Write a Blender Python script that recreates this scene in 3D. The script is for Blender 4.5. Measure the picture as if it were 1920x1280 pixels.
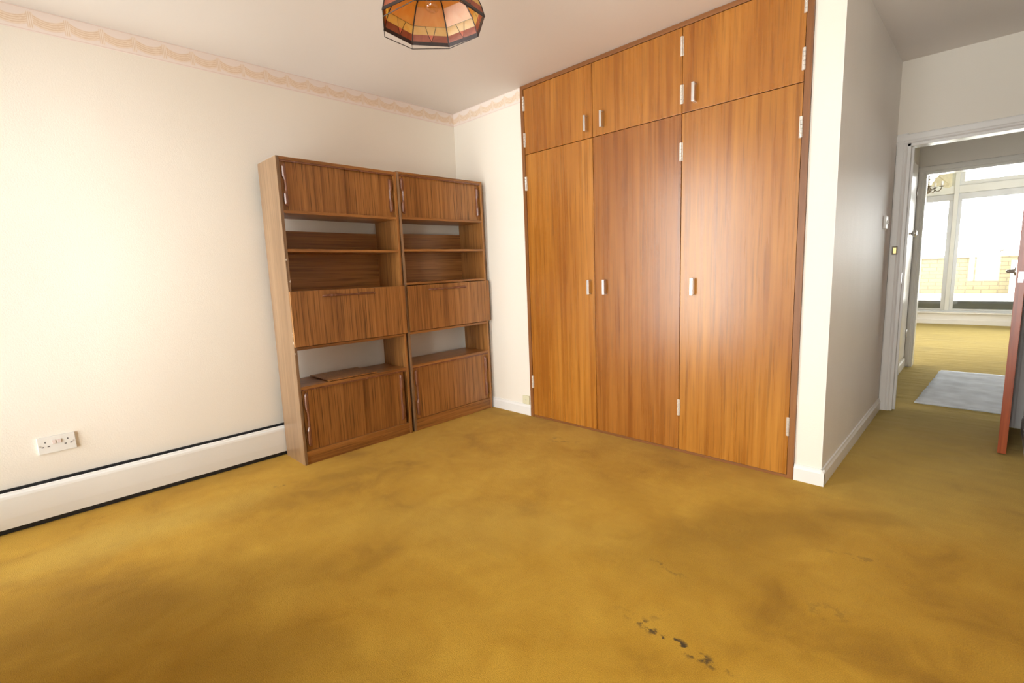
import bpy, bmesh, math, random
from mathutils import Vector, Matrix
random.seed(7)
for o in list(bpy.data.objects):
    bpy.data.objects.remove(o)
S = bpy.context.scene
COL = S.collection
PI = math.pi

# ------------------------------------------------------------------ camera
H = 2.5                                     # ceiling height of the flat
CAM = Vector((3.3813, -2.81, 1.1739))
YAW, PITCH, ROLL, FPX = 0.7811, -0.146, -0.0403, 912.26
fw = Vector((-math.sin(YAW) * math.cos(PITCH), math.cos(YAW) * math.cos(PITCH), math.sin(PITCH)))
rt = Vector((math.cos(YAW), math.sin(YAW), 0))
up = rt.cross(fw)
r2 = math.cos(ROLL) * rt + math.sin(ROLL) * up
u2 = -math.sin(ROLL) * rt + math.cos(ROLL) * up
cd = bpy.data.cameras.new('camera')
cd.sensor_width = 36.0
cd.lens = FPX * 36.0 / 1920.0
cd.clip_start = 0.05
cam = bpy.data.objects.new('camera', cd)
COL.objects.link(cam)
m = Matrix((r2, u2, -fw)).transposed().to_4x4()
m.translation = CAM
cam.matrix_world = m
S.camera = cam

# ------------------------------------------------------------------ sky and exposure
W = bpy.data.worlds.new('sky')
S.world = W
W.use_nodes = True
bg = W.node_tree.nodes['Background']
bg.inputs[0].default_value = (0.985, 0.98, 0.965, 1)
bg.inputs[1].default_value = 7.5
S.cycles.max_bounces = 6
S.cycles.diffuse_bounces = 4
S.cycles.use_adaptive_sampling = True
S.cycles.adaptive_threshold = 0.06
S.cycles.adaptive_min_samples = 20
S.cycles.glossy_bounces = 3
S.cycles.transmission_bounces = 3
S.cycles.transparent_max_bounces = 8
S.cycles.caustics_reflective = False
S.cycles.caustics_refractive = False
S.view_settings.view_transform = 'Standard'
S.view_settings.look = 'None'
S.view_settings.exposure = 1.0
S.view_settings.gamma = 1.0
S.view_settings.use_curve_mapping = False

# window openings (bedroom window behind the camera, living room window at the far end)
BW = (0.05, 1.15, 0.12, 2.36)               # x0, x1, z0, z1 in the wall y = YB
BX = (2.32, 3.55, 0.15, 2.40)               # added unseen window in the same wall, lights nib and passage
YB = -3.62
LW = (0.60, 5.40, 0.20, 2.47)               # in the wall y = YL
YL = 7.95


def portal(name, x0, x1, z0, z1, y, direction):
    ld = bpy.data.lights.new(name, 'AREA')
    ld.shape = 'RECTANGLE'
    ld.size = x1 - x0
    ld.size_y = z1 - z0
    ld.cycles.is_portal = True
    o = bpy.data.objects.new(name, ld)
    COL.objects.link(o)
    o.location = ((x0 + x1) / 2, y, (z0 + z1) / 2)
    o.rotation_euler = (direction * PI / 2, 0, 0)
    return o


portal('sky_portal_bedroom', BW[0], BW[1], BW[2], BW[3], YB - 0.12, 1)
portal('sky_portal_added_right', BX[0], BX[1], BX[2], BX[3], YB - 0.12, 1)
SW = (5.60, 7.50, 0.80, 2.40)               # added unseen window, brightens the living room: y0, y1, z0, z1
po = portal('sky_portal_added_side', SW[0], SW[1], SW[2], SW[3], 0, 1)
po.location = (5.84, (SW[0] + SW[1]) / 2, (SW[2] + SW[3]) / 2)
po.rotation_euler = (PI / 2, 0, PI / 2)
portal('sky_portal_living', LW[0], LW[1], LW[2], LW[3], YL + 0.14, -1)


# ------------------------------------------------------------------ materials
def L(r, g, b):
    f = lambda c: (c / 255 / 12.92) if c / 255 <= 0.04045 else ((c / 255 + 0.055) / 1.055) ** 2.4
    return (f(r), f(g), f(b), 1)


class NT:
    def __init__(self, name):
        self.m = bpy.data.materials.new(name)
        self.m.use_nodes = True
        self.t = self.m.node_tree
        self.b = self.t.nodes['Principled BSDF']
        self.out = self.t.nodes['Material Output']

    def n(self, typ, ins=None, **kw):
        nd = self.t.nodes.new(typ)
        for k, v in kw.items():
            setattr(nd, k, v)
        for k, v in (ins or {}).items():
            if isinstance(v, bpy.types.NodeSocket):
                self.t.links.new(v, nd.inputs[k])
            else:
                nd.inputs[k].default_value = v
        return nd

    def link(self, a, b):
        self.t.links.new(a, b)

    def math(self, op, a, b=0.0, clamp=False):
        return self.n('ShaderNodeMath', {0: a, 1: b}, operation=op, use_clamp=clamp).outputs[0]

    def mix(self, fac, a, b, bt='MIX'):
        nd = self.n('ShaderNodeMix', data_type='RGBA', blend_type=bt)
        for i, v in ((0, fac), (6, a), (7, b)):
            if isinstance(v, bpy.types.NodeSocket):
                self.t.links.new(v, nd.inputs[i])
            else:
                nd.inputs[i].default_value = v
        return nd.outputs[2]

    def ramp(self, fac, stops):
        nd = self.n('ShaderNodeValToRGB', {0: fac})
        e = nd.color_ramp.elements
        e[0].position, e[0].color = stops[0]
        e[1].position, e[1].color = stops[-1]
        for p, c in stops[1:-1]:
            x = e.new(p)
            x.color = c
        return nd.outputs[0]

    def obj(self, scale=(1, 1, 1), loc=(0, 0, 0), rnd=False, rot=(0, 0, 0)):
        tc = self.n('ShaderNodeTexCoord')
        v = tc.outputs['Object']
        if rnd:
            oi = self.n('ShaderNodeObjectInfo')
            off = self.n('ShaderNodeVectorMath', {0: oi.outputs['Random'], 1: (37.0, 23.0, 11.0)}, operation='MULTIPLY').outputs[0]
            v = self.n('ShaderNodeVectorMath', {0: v, 1: off}, operation='ADD').outputs[0]
        return self.n('ShaderNodeMapping', {0: v, 1: loc, 2: rot, 3: scale}).outputs[0]

    def noise(self, vec, scale=1.0, detail=4.0, rough=0.5, dist=0.0):
        return self.n('ShaderNodeTexNoise', {'Vector': vec, 'Scale': scale, 'Detail': detail, 'Roughness': rough, 'Distortion': dist}).outputs[0]

    def bump(self, h, strength=0.2, dist=0.01):
        nd = self.n('ShaderNodeBump', {'Height': h, 'Strength': strength, 'Distance': dist})
        self.link(nd.outputs[0], self.b.inputs['Normal'])

    def set(self, **kw):
        names = {'color': 'Base Color', 'rough': 'Roughness', 'metal': 'Metallic', 'spec': 'Specular IOR Level', 'coat': 'Coat Weight', 'coatr': 'Coat Roughness', 'sheen': 'Sheen Weight', 'trans': 'Transmission Weight', 'ior': 'IOR'}
        for k, v in kw.items():
            s = self.b.inputs[names[k]]
            if isinstance(v, bpy.types.NodeSocket):
                self.link(v, s)
            else:
                s.default_value = v
        return self


def plain(name, col, rough=0.5, metal=0.0, var=0.04, vscale=6.0, bump=0.0, bscale=200.0, **kw):
    t = NT(name)
    v = t.obj()
    nz = t.noise(v, vscale, 1.0)
    lo = tuple(c * (1 - var) for c in col[:3]) + (1,)
    hi = tuple(min(1, c * (1 + var)) for c in col[:3]) + (1,)
    t.set(color=t.ramp(nz, [(0.3, lo), (0.7, hi)]), rough=rough, metal=metal, **kw)
    if bump:
        t.bump(t.noise(v, bscale, 1.0), bump, 0.002)
    return t.m


WALLC = (0.83, 0.765, 0.655, 1)


def mat_wall():
    t = NT('cream_wallpaper')
    v = t.obj()
    nz = t.noise(v, 0.9, 1.0, 0.6)
    c = t.ramp(nz, [(0.3, (0.855, 0.79, 0.70, 1)), (0.7, (0.89, 0.83, 0.745, 1))])
    t.set(color=c, rough=0.62, spec=0.35)
    b1 = t.noise(v, 160.0, 1.0, 0.6)
    b2 = t.noise(v, 6.0, 1.0, 0.5)
    t.bump(t.math('ADD', b1, t.math('MULTIPLY', b2, 2.5)), 0.12, 0.004)
    return t.m


def mat_wall_sheen():
    t = NT('pale_vinyl_wallpaper')
    v = t.obj()
    nz = t.noise(v, 1.4, 1.0, 0.6)
    c = t.ramp(nz, [(0.3, (0.855, 0.81, 0.76, 1)), (0.7, (0.89, 0.85, 0.80, 1))])
    t.set(color=c, rough=0.5, spec=0.35)
    v2 = t.obj((1, 1, 0.35))
    t.bump(t.math('ADD', t.noise(v, 130.0, 1.0, 0.6), t.math('MULTIPLY', t.noise(v2, 9.0, 1.0), 3.0)), 0.16, 0.004)
    return t.m


def mat_carpet():
    t = NT('mustard_carpet')
    v = t.obj()
    big = t.noise(v, 1.1, 3.0, 0.55, 0.4)
    mid = t.noise(t.obj((1.2, 1.0, 1), rot=(0, 0, 0.5)), 4.2, 3.0, 0.6, 0.6)
    fine = t.noise(v, 330.0, 0.0, 0.6)
    f = t.math('ADD', t.math('MULTIPLY', big, 0.62), t.math('MULTIPLY', mid, 0.38))
    c = t.ramp(f, [(0.33, (0.325, 0.166, 0.013, 1)), (0.46, (0.460, 0.252, 0.022, 1)), (0.64, (0.560, 0.330, 0.038, 1))])
    hall = t.n('ShaderNodeSeparateXYZ', {0: v}).outputs[1]
    hf = t.n('ShaderNodeMapRange', {0: hall, 1: -0.4, 2: 1.6, 3: 0.0, 4: 1.0}).outputs[0]
    # brighter light in the passage and hall put into the pile colour
    c = t.mix(t.math('MULTIPLY', hf, 0.65), c, (0.42, 0.36, 0.13, 1))
    wobble = t.n('ShaderNodeVectorMath', {0: t.n('ShaderNodeTexNoise', {'Vector': v, 'Scale': 4.6, 'Detail': 3.0}).outputs[1], 1: (0.5, 0.5, 0.5)}, operation='SUBTRACT').outputs[0]
    spot_noise = t.noise(v, 24.0, 3.0, 0.6)
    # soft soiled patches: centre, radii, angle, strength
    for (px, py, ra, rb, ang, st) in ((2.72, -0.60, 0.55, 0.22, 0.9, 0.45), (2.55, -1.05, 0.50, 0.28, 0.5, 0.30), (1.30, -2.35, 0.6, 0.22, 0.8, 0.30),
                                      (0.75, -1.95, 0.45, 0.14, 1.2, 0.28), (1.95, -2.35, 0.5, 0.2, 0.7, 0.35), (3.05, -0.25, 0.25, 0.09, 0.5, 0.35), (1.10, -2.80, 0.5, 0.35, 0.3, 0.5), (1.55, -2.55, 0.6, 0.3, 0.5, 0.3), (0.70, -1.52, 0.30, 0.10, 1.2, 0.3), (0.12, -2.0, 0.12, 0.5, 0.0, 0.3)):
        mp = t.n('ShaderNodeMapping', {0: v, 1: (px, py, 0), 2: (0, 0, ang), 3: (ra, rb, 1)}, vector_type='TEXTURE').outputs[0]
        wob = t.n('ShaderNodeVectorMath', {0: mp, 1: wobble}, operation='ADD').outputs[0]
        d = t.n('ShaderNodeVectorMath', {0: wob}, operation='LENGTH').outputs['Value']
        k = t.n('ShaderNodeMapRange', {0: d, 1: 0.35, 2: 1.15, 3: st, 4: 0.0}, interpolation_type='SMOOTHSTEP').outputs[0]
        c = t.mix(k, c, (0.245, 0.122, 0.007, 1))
    # paler patches: brightness of the floor centre painted into the pile
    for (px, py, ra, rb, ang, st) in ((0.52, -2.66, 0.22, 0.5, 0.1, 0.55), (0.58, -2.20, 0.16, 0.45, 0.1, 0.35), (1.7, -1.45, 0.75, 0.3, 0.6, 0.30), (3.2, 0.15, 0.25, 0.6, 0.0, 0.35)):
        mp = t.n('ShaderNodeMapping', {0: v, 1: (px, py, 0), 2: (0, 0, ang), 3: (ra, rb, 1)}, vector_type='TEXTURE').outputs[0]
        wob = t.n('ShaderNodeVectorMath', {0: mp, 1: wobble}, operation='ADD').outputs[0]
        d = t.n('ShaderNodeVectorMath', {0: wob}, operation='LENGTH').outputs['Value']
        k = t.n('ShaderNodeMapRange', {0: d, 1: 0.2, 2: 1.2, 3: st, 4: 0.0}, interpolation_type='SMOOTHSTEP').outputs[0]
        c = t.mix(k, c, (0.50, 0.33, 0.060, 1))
    # dark marks
    for (px, py, ra, rb, ang, st, sc) in ((2.75, -1.505, 0.24, 0.034, -0.07, 1.0, 26.0), (2.57, -1.17, 0.12, 0.022, -0.1, 0.45, 22.0), (2.66, -1.40, 0.03, 0.085, -0.2, 0.35, 20.0),
                                          (1.33, -0.31, 0.10, 0.07, 0.0, 0.40, 24.0), (1.47, -0.27, 0.05, 0.035, 0.0, 0.35, 28.0), (3.06, -1.05, 0.10, 0.06, 0.3, 0.25, 22.0),
                                          (0.55, -1.87, 0.10, 0.02, 1.3, 0.5, 20.0), (3.1, -0.62, 0.16, 0.03, 0.2, 0.3, 18.0)):
        mp = t.n('ShaderNodeMapping', {0: v, 1: (px, py, 0), 2: (0, 0, ang), 3: (ra, rb, 1)}, vector_type='TEXTURE').outputs[0]
        d = t.n('ShaderNodeVectorMath', {0: mp}, operation='LENGTH').outputs['Value']
        inside = t.n('ShaderNodeMapRange', {0: d, 1: 0.3, 2: 1.1, 3: 1.0, 4: 0.0}, interpolation_type='SMOOTHSTEP').outputs[0]
        spots = t.n('ShaderNodeMapRange', {0: spot_noise, 1: 0.50, 2: 0.62}, interpolation_type='SMOOTHSTEP').outputs[0]
        c = t.mix(t.math('MULTIPLY', t.math('MULTIPLY', inside, spots), st), c, (0.07, 0.045, 0.02, 1))
    c = t.mix(0.35, c, t.ramp(fine, [(0.25, (0.55, 0.55, 0.55, 1)), (0.75, (1.3, 1.3, 1.3, 1))]), 'MULTIPLY')
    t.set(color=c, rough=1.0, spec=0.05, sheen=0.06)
    t.b.inputs['Sheen Roughness'].default_value = 0.6
    rip = t.noise(t.obj((1.6, 9.0, 1), rot=(0, 0, 0.12)), 1.0, 1.0, 0.5, 0.3)
    soft = t.noise(v, 7.0, 2.0, 0.6)
    h = t.math('ADD', t.math('MULTIPLY', rip, t.math('ADD', 0.25, t.math('MULTIPLY', hf, 0.85))), t.math('ADD', t.math('MULTIPLY', soft, 0.45), t.math('MULTIPLY', fine, 0.10)))
    t.bump(h, 0.5, 0.02)
    return t.m


def mat_wood(name, dark, mid, light, axis='z', freq=26.0, rough=0.32, coat=0.25, lines=0.35, linefreq=90.0, stretch=0.035, chips=False):
    """veneer: grain runs along `axis` of the object's own coordinates; obj.color tints single boards"""
    t = NT(name)
    sc = {'z': (1, 1, stretch), 'y': (1, stretch, 1), 'x': (stretch, 1, 1)}[axis]
    v = t.obj(sc, rnd=True)
    a = t.noise(v, freq, 5.0, 0.55, 0.15)
    lowv = t.obj(tuple(s if s == 1 else 0.18 for s in sc), rnd=True)
    low = t.noise(lowv, 4.5, 3.0, 0.5, 0.5)
    f = t.math('ADD', t.math('MULTIPLY', a, 0.6), t.math('MULTIPLY', low, 0.4))
    c = t.ramp(f, [(0.34, dark), (0.5, mid), (0.66, light)])
    fine = t.noise(v, linefreq, 3.0, 0.6, 0.1)
    k = t.n('ShaderNodeMapRange', {0: fine, 1: 0.52, 2: 0.68, 3: 0.0, 4: lines}).outputs[0]
    c = t.mix(k, c, tuple(x * 0.45 for x in dark[:3]) + (1,))
    oi = t.n('ShaderNodeObjectInfo')
    c = t.mix(1.0, c, oi.outputs['Color'], 'MULTIPLY')
    if chips:
        xyz = t.n('ShaderNodeSeparateXYZ', {0: t.n('ShaderNodeTexCoord').outputs['Object']})
        e = t.math('GREATER_THAN', xyz.outputs[0], 0.2915)
        zz = t.math('MULTIPLY', t.math('GREATER_THAN', xyz.outputs[2], 0.70), t.math('LESS_THAN', xyz.outputs[2], 1.36))
        cn = t.math('GREATER_THAN', t.noise(t.obj((1, 1, 1)), 22.0, 3.0, 0.6), 0.60)
        c = t.mix(t.math('MULTIPLY', t.math('MULTIPLY', e, zz), cn), c, (0.75, 0.70, 0.62, 1))
    t.set(color=c, rough=t.n('ShaderNodeMapRange', {0: a, 3: rough - 0.05, 4: rough + 0.07}).outputs[0], coat=coat, coatr=0.28)
    t.bump(fine, 0.05, 0.001)
    return t.m


def mat_border():
    """paper border: swags of draped cloth printed along the wall, period 0.134 m, z measured from the strip's lower edge"""
    t = NT('swag_border_paper')
    tc = t.n('ShaderNodeTexCoord')
    sp = t.n('ShaderNodeSeparateXYZ', {0: tc.outputs['UV']})
    u, w = sp.outputs[0], sp.outputs[1]              # u in periods, w 0..1 over the height
    fr = t.math('FRACT', u)
    x = t.math('ABSOLUTE', t.math('SUBTRACT', fr, 0.5))           # 0 at swag centre, .5 at the knot
    x2 = t.math('MULTIPLY', t.math('MULTIPLY', x, x), 4.0)        # 0..1
    wn = t.noise(t.n('ShaderNodeVectorMath', {0: tc.outputs['UV'], 1: (3.0, 9.0, 1.0)}, operation='MULTIPLY').outputs[0], 2.0, 3.0)
    topc = t.math('ADD', 0.62, t.math('MULTIPLY', x2, 0.26))      # upper edge of the cloth rises to the knots
    botc = t.math('ADD', 0.16, t.math('MULTIPLY', x2, 0.20))
    inside = t.math('MULTIPLY', t.math('SMOOTH_MIN', t.math('MULTIPLY', t.math('SUBTRACT', topc, w), 14.0, True), 1.0, True), t.math('MULTIPLY', t.math('SUBTRACT', w, botc), 14.0, True), True)
    rel = t.math('DIVIDE', t.math('SUBTRACT', w, botc), 0.40)
    folds = t.math('SINE', t.math('MULTIPLY', t.math('ADD', rel, t.math('MULTIPLY', wn, 0.25)), 26.0))
    fold = t.math('MULTIPLY', t.math('ADD', folds, 1.0), 0.5)
    tail = t.n('ShaderNodeMapRange', {0: x, 1: 0.40, 2: 0.44}, interpolation_type='SMOOTHSTEP').outputs[0]
    tail = t.math('MULTIPLY', tail, t.math('MULTIPLY', t.math('SUBTRACT', w, 0.13), 14.0, True))
    tail = t.math('MULTIPLY', tail, t.math('MULTIPLY', t.math('SUBTRACT', 0.88, w), 14.0, True))
    tfold = t.math('MULTIPLY', t.math('ADD', t.math('SINE', t.math('MULTIPLY', fr, 120.0)), 1.0), 0.5)
    base = L(240, 226, 218)
    cloth = t.mix(fold, L(222, 194, 164), L(240, 220, 200))
    cl2 = t.mix(tfold, L(224, 198, 172), L(244, 230, 218))
    c = t.mix(inside, base, cloth)
    c = t.mix(tail, c, cl2)
    edge = t.math('MULTIPLY', t.math('LESS_THAN', w, 0.07), t.math('GREATER_THAN', w, 0.035))
    edge2 = t.math('MULTIPLY', t.math('LESS_THAN', w, 0.985), t.math('GREATER_THAN', w, 0.955))
    c = t.mix(t.math('MULTIPLY', t.math('ADD', edge, edge2), 0.6), c, L(222, 198, 186))
    t.set(color=c, rough=0.6)
    return t.m


def mat_glass():
    t = NT('window_glass')
    tr = t.n('ShaderNodeBsdfTransparent', {0: (0.97, 0.99, 0.985, 1)})
    gl = t.n('ShaderNodeBsdfGlossy', {0: (1, 1, 1, 1), 1: 0.02})
    fr = t.n('ShaderNodeFresnel', {0: 1.45})
    mx = t.n('ShaderNodeMixShader', {0: fr.outputs[0], 1: tr.outputs[0], 2: gl.outputs[0]})
    t.link(mx.outputs[0], t.out.inputs[0])
    return t.m


def mat_stained(name, col, col2, trans=0.55):
    t = NT(name)
    v = t.obj()
    c = t.ramp(t.noise(v, 14.0, 4.0, 0.6, 1.2), [(0.3, col), (0.7, col2)])
    d = t.n('ShaderNodeBsdfDiffuse', {0: c})
    tl = t.n('ShaderNodeBsdfTranslucent', {0: c})
    gl = t.n('ShaderNodeBsdfGlossy', {0: (1, 1, 1, 1), 1: 0.32})
    m1 = t.n('ShaderNodeMixShader', {0: trans, 1: d.outputs[0], 2: tl.outputs[0]})
    m2 = t.n('ShaderNodeMixShader', {0: 0.07, 1: m1.outputs[0], 2: gl.outputs[0]})
    t.link(m2.outputs[0], t.out.inputs[0])
    return t.m


def mat_brick():
    t = NT('pale_brickwork')
    v = t.obj(rot=(PI / 2, 0, 0))
    br = t.n('ShaderNodeTexBrick', {'Vector': v, 'Color1': L(148, 136, 106), 'Color2': L(140, 128, 100), 'Mortar': L(116, 106, 86), 'Scale': 1.0, 'Mortar Size': 0.008, 'Brick Width': 0.225, 'Row Height': 0.075})
    t.set(color=br.outputs[0], rough=0.9)
    return t.m


M = {}
M['wall'] = mat_wall()
M['wall2'] = mat_wall_sheen()
M['ceiling'] = plain('ceiling_emulsion', (0.80, 0.745, 0.70, 1), 0.75, var=0.03, vscale=1.2, bump=0.08, bscale=90.0)
M['gloss'] = plain('white_gloss_paint', (0.84, 0.82, 0.80, 1), 0.22, var=0.015)
M['skirt'] = plain('white_skirting_paint', (0.84, 0.82, 0.80, 1), 0.35, var=0.02)
M['heater'] = plain('white_enamel', (0.84, 0.83, 0.81, 1), 0.38, var=0.01)
M['black'] = plain('black_shadow_gap_metal', (0.012, 0.012, 0.014, 1), 0.6)
M['alu'] = plain('satin_aluminium', (0.78, 0.77, 0.77, 1), 0.3, 1.0, var=0.03)
M['chrome'] = plain('chrome', (0.82, 0.82, 0.84, 1), 0.12, 1.0, var=0.02)
M['hinge'] = plain('nickel_hinge', (0.86, 0.82, 0.76, 1), 0.32, 0.6, var=0.05, vscale=60.0)
M['brass'] = plain('brass', (0.72, 0.55, 0.25, 1), 0.28, 1.0, var=0.06)
M['antique'] = plain('antique_brass', (0.16, 0.13, 0.09, 1), 0.4, 0.7, var=0.1, vscale=30)
M['plastic'] = plain('white_plastic', (0.82, 0.80, 0.77, 1), 0.3, var=0.01)
M['cream_plastic'] = plain('cream_plastic', (0.74, 0.70, 0.50, 1), 0.4, var=0.03)
M['pinhole'] = plain('socket_hole', (0.10, 0.09, 0.09, 1), 0.7)
M['rocker'] = plain('pinkish_rocker', (0.78, 0.66, 0.62, 1), 0.3)
M['lead'] = plain('dark_lead_came', (0.045, 0.032, 0.030, 1), 0.4, 0.5, var=0.2, vscale=60)
M['winframe'] = plain('grey_white_window_paint', (0.66, 0.67, 0.66, 1), 0.35, var=0.02)
M['winalu'] = plain('brushed_window_aluminium', (0.55, 0.57, 0.60, 1), 0.35, 0.7, var=0.04)
M['concrete'] = plain('balcony_concrete', (0.55, 0.54, 0.51, 1), 0.9, var=0.06)
M['step'] = plain('grey_threshold', (0.20, 0.20, 0.18, 1), 0.8, var=0.08)
M['rug'] = plain('blue_grey_rug_pile', (0.60, 0.635, 0.70, 1), 1.0, var=0.12, vscale=9.0, bump=0.5, bscale=160.0, spec=0.1)
M['cloth'] = plain('cream_cloth', (0.70, 0.66, 0.48, 1), 0.9, var=0.08, vscale=20)
M['candle'] = plain('white_candle_tube', (0.85, 0.84, 0.80, 1), 0.5)
M['carpet'] = mat_carpet()
M['border'] = mat_border()
M['glass'] = mat_glass()
M['brick'] = mat_brick()
M['teak'] = mat_wood('orange_teak_veneer', (0.27, 0.084, 0.009, 1), (0.38, 0.140, 0.017, 1), (0.485, 0.200, 0.030, 1), 'z', 34.0, 0.27, 0.45, 0.40, 95.0, 0.026)
M['teakframe'] = mat_wood('brown_frame_timber', (0.17, 0.060, 0.016, 1), (0.25, 0.092, 0.024, 1), (0.31, 0.125, 0.035, 1), 'z', 40.0, 0.4, 0.1, 0.3, 90.0, 0.03)
M['teakframe_h'] = mat_wood('brown_frame_timber_rail', (0.17, 0.060, 0.016, 1), (0.25, 0.092, 0.024, 1), (0.31, 0.125, 0.035, 1), 'x', 40.0, 0.4, 0.1, 0.3, 90.0, 0.03)
LD, LM, LL = (0.215, 0.082, 0.020, 1), (0.36, 0.152, 0.040, 1), (0.49, 0.225, 0.066, 1)
M['lam_v'] = mat_wood('walnut_laminate_upright', LD, LM, LL, 'z', 42.0, 0.36, 0.1, 0.95, 150.0, 0.015)
M['lam_h'] = mat_wood('walnut_laminate_crosswise', LD, LM, LL, 'y', 42.0, 0.36, 0.1, 0.65, 120.0, 0.022)
M['lam_edge'] = mat_wood('walnut_edge_banding', (0.25, 0.092, 0.022, 1), (0.36, 0.145, 0.036, 1), (0.44, 0.19, 0.05, 1), 'y', 42.0, 0.36, 0.1, 0.4, 120.0, 0.022)
M['lam_side'] = mat_wood('pale_walnut_laminate', (0.20, 0.112, 0.056, 1), (0.29, 0.172, 0.092, 1), (0.36, 0.224, 0.128, 1), 'z', 42.0, 0.34, 0.2, 0.45, 120.0, 0.022, True)  # paler and greyer than the unit fronts
M['lam_side_worn'] = M['lam_side']
M['lam_side'] = mat_wood('plain_walnut_side', (0.20, 0.112, 0.056, 1), (0.29, 0.172, 0.092, 1), (0.36, 0.224, 0.128, 1), 'z', 42.0, 0.34, 0.2, 0.45, 120.0, 0.022)
M['handlewood'] = mat_wood('reddish_handle_wood', (0.15, 0.052, 0.026, 1), (0.21, 0.080, 0.042, 1), (0.27, 0.11, 0.060, 1), 'z', 30.0, 0.25, 0.4, 0.2, 90.0, 0.03)
M['redwood'] = mat_wood('red_mahogany_door', (0.20, 0.030, 0.008, 1), (0.33, 0.062, 0.016, 1), (0.42, 0.10, 0.028, 1), 'z', 36.0, 0.28, 0.4, 0.3, 90.0, 0.03)
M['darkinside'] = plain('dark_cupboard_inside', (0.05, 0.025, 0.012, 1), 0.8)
M['amber'] = mat_stained('amber_glass', (0.90, 0.44, 0.065, 1), (0.95, 0.57, 0.14, 1), 0.6)
M['yellow'] = mat_stained('yellow_glass', (0.90, 0.60, 0.17, 1), (0.95, 0.70, 0.26, 1), 0.6)
M['redglass'] = mat_stained('red_brown_glass', (0.34, 0.075, 0.03, 1), (0.60, 0.18, 0.09, 1), 0.5)
M['pinkglass'] = mat_stained('salmon_glass', (0.80, 0.22, 0.11, 1), (0.85, 0.28, 0.15, 1), 0.6)


def mat_bulb():
    t = NT('clear_bulb_glass')
    tr = t.n('ShaderNodeBsdfTransparent', {0: (0.97, 0.95, 0.92, 1)})
    gl = t.n('ShaderNodeBsdfGlossy', {0: (1, 1, 1, 1), 1: 0.03})
    mx = t.n('ShaderNodeMixShader', {0: 0.10, 1: tr.outputs[0], 2: gl.outputs[0]})
    t.link(mx.outputs[0], t.out.inputs[0])
    return t.m


M['bulb'] = mat_bulb()


# ------------------------------------------------------------------ mesh helpers
class MB:
    def __init__(self):
        self.bm = bmesh.new()

    def box(self, x0, x1, y0, y1, z0, z1, bev=0.0, mtx=None):
        b = bmesh.new()
        vs = [b.verts.new((x, y, z)) for x in (x0, x1) for y in (y0, y1) for z in (z0, z1)]
        for f in ((0, 1, 3, 2), (4, 6, 7, 5), (0, 4, 5, 1), (2, 3, 7, 6), (0, 2, 6, 4), (1, 5, 7, 3)):
            b.faces.new([vs[i] for i in f])
        if bev > 0:
            bmesh.ops.bevel(b, geom=b.edges[:], offset=bev, segments=2, affect='EDGES', profile=0.6)
        if mtx is not None:
            bmesh.ops.transform(b, matrix=mtx, verts=b.verts[:])
        self.merge(b)
        return self

    def merge(self, b):
        me = bpy.data.meshes.new('t')
        b.to_mesh(me)
        b.free()
        self.bm.from_mesh(me)
        bpy.data.meshes.remove(me)

    def loft(self, rings, cap=True, closed=True):
        """rings: list of equally long point lists"""
        R = [[self.bm.verts.new(p) for p in r] for r in rings]
        n = len(R[0])
        for a, b in zip(R, R[1:]):
            for i in range(n if closed else n - 1):
                j = (i + 1) % n
                self.bm.faces.new((a[i], a[j], b[j], b[i]))
        if cap:
            self.bm.faces.new(R[0][::-1])
            self.bm.faces.new(R[-1])
        return self

    def tube(self, pts, r, n=8, cap=True):
        pts = [Vector(p) for p in pts]
        rad = r if isinstance(r, (list, tuple)) else [r] * len(pts)
        rings = []
        ref = None
        for i, p in enumerate(pts):
            d = (pts[min(i + 1, len(pts) - 1)] - pts[max(i - 1, 0)]).normalized()
            if ref is None:
                ref = Vector((0, 0, 1)) if abs(d.z) < 0.9 else Vector((1, 0, 0))
            a = d.cross(ref).normalized()
            b = a.cross(d).normalized()
            ref = b
            rings.append([p + (a * math.cos(2 * PI * k / n) + b * math.sin(2 * PI * k / n)) * rad[i] for k in range(n)])
        return self.loft(rings, cap)

    def lathe(self, prof, n=16, c=(0, 0, 0), axis='z', cap=True):
        rings = []
        for r, z in prof:
            ring = []
            for k in range(n):
                a = 2 * PI * k / n
                p = (r * math.cos(a), r * math.sin(a), z)
                if axis == 'y':
                    p = (p[0], p[2], p[1])
                elif axis == 'x':
                    p = (p[2], p[0], p[1])
                ring.append((c[0] + p[0], c[1] + p[1], c[2] + p[2]))
            rings.append(ring)
        return self.loft(rings, cap)

    def prism(self, poly, d0, d1, plane='xz'):
        """extrude a polygon drawn in `plane` along the remaining axis from d0 to d1"""
        f = {'xz': lambda a, b, d: (a, d, b), 'yz': lambda a, b, d: (d, a, b), 'xy': lambda a, b, d: (a, b, d)}[plane]
        return self.loft([[f(a, b, d0) for a, b in poly], [f(a, b, d1) for a, b in poly]])

    def build(self, name, mat, parent=None, smooth=False, loc=None):
        bmesh.ops.recalc_face_normals(self.bm, faces=self.bm.faces[:])
        me = bpy.data.meshes.new(name)
        self.bm.to_mesh(me)
        self.bm.free()
        for p in me.polygons:
            p.use_smooth = smooth
        me.materials.append(M[mat] if isinstance(mat, str) else mat)
        o = bpy.data.objects.new(name, me)
        COL.objects.link(o)
        if parent:
            o.parent = parent
        if loc:
            o.location = loc
        return o


def box(name, mat, x0, x1, y0, y1, z0, z1, parent=None, bev=0.0, tint=None):
    o = MB().box(x0, x1, y0, y1, z0, z1, bev).build(name, mat, parent)
    if tint:
        o.color = tuple(tint) + (1,)
    return o


def share(src, parent, loc=(0, 0, 0), rot=None):
    c = src.copy()
    COL.objects.link(c)
    c.parent = parent
    c.location = loc
    if rot:
        c.rotation_euler = rot
    return c


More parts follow.
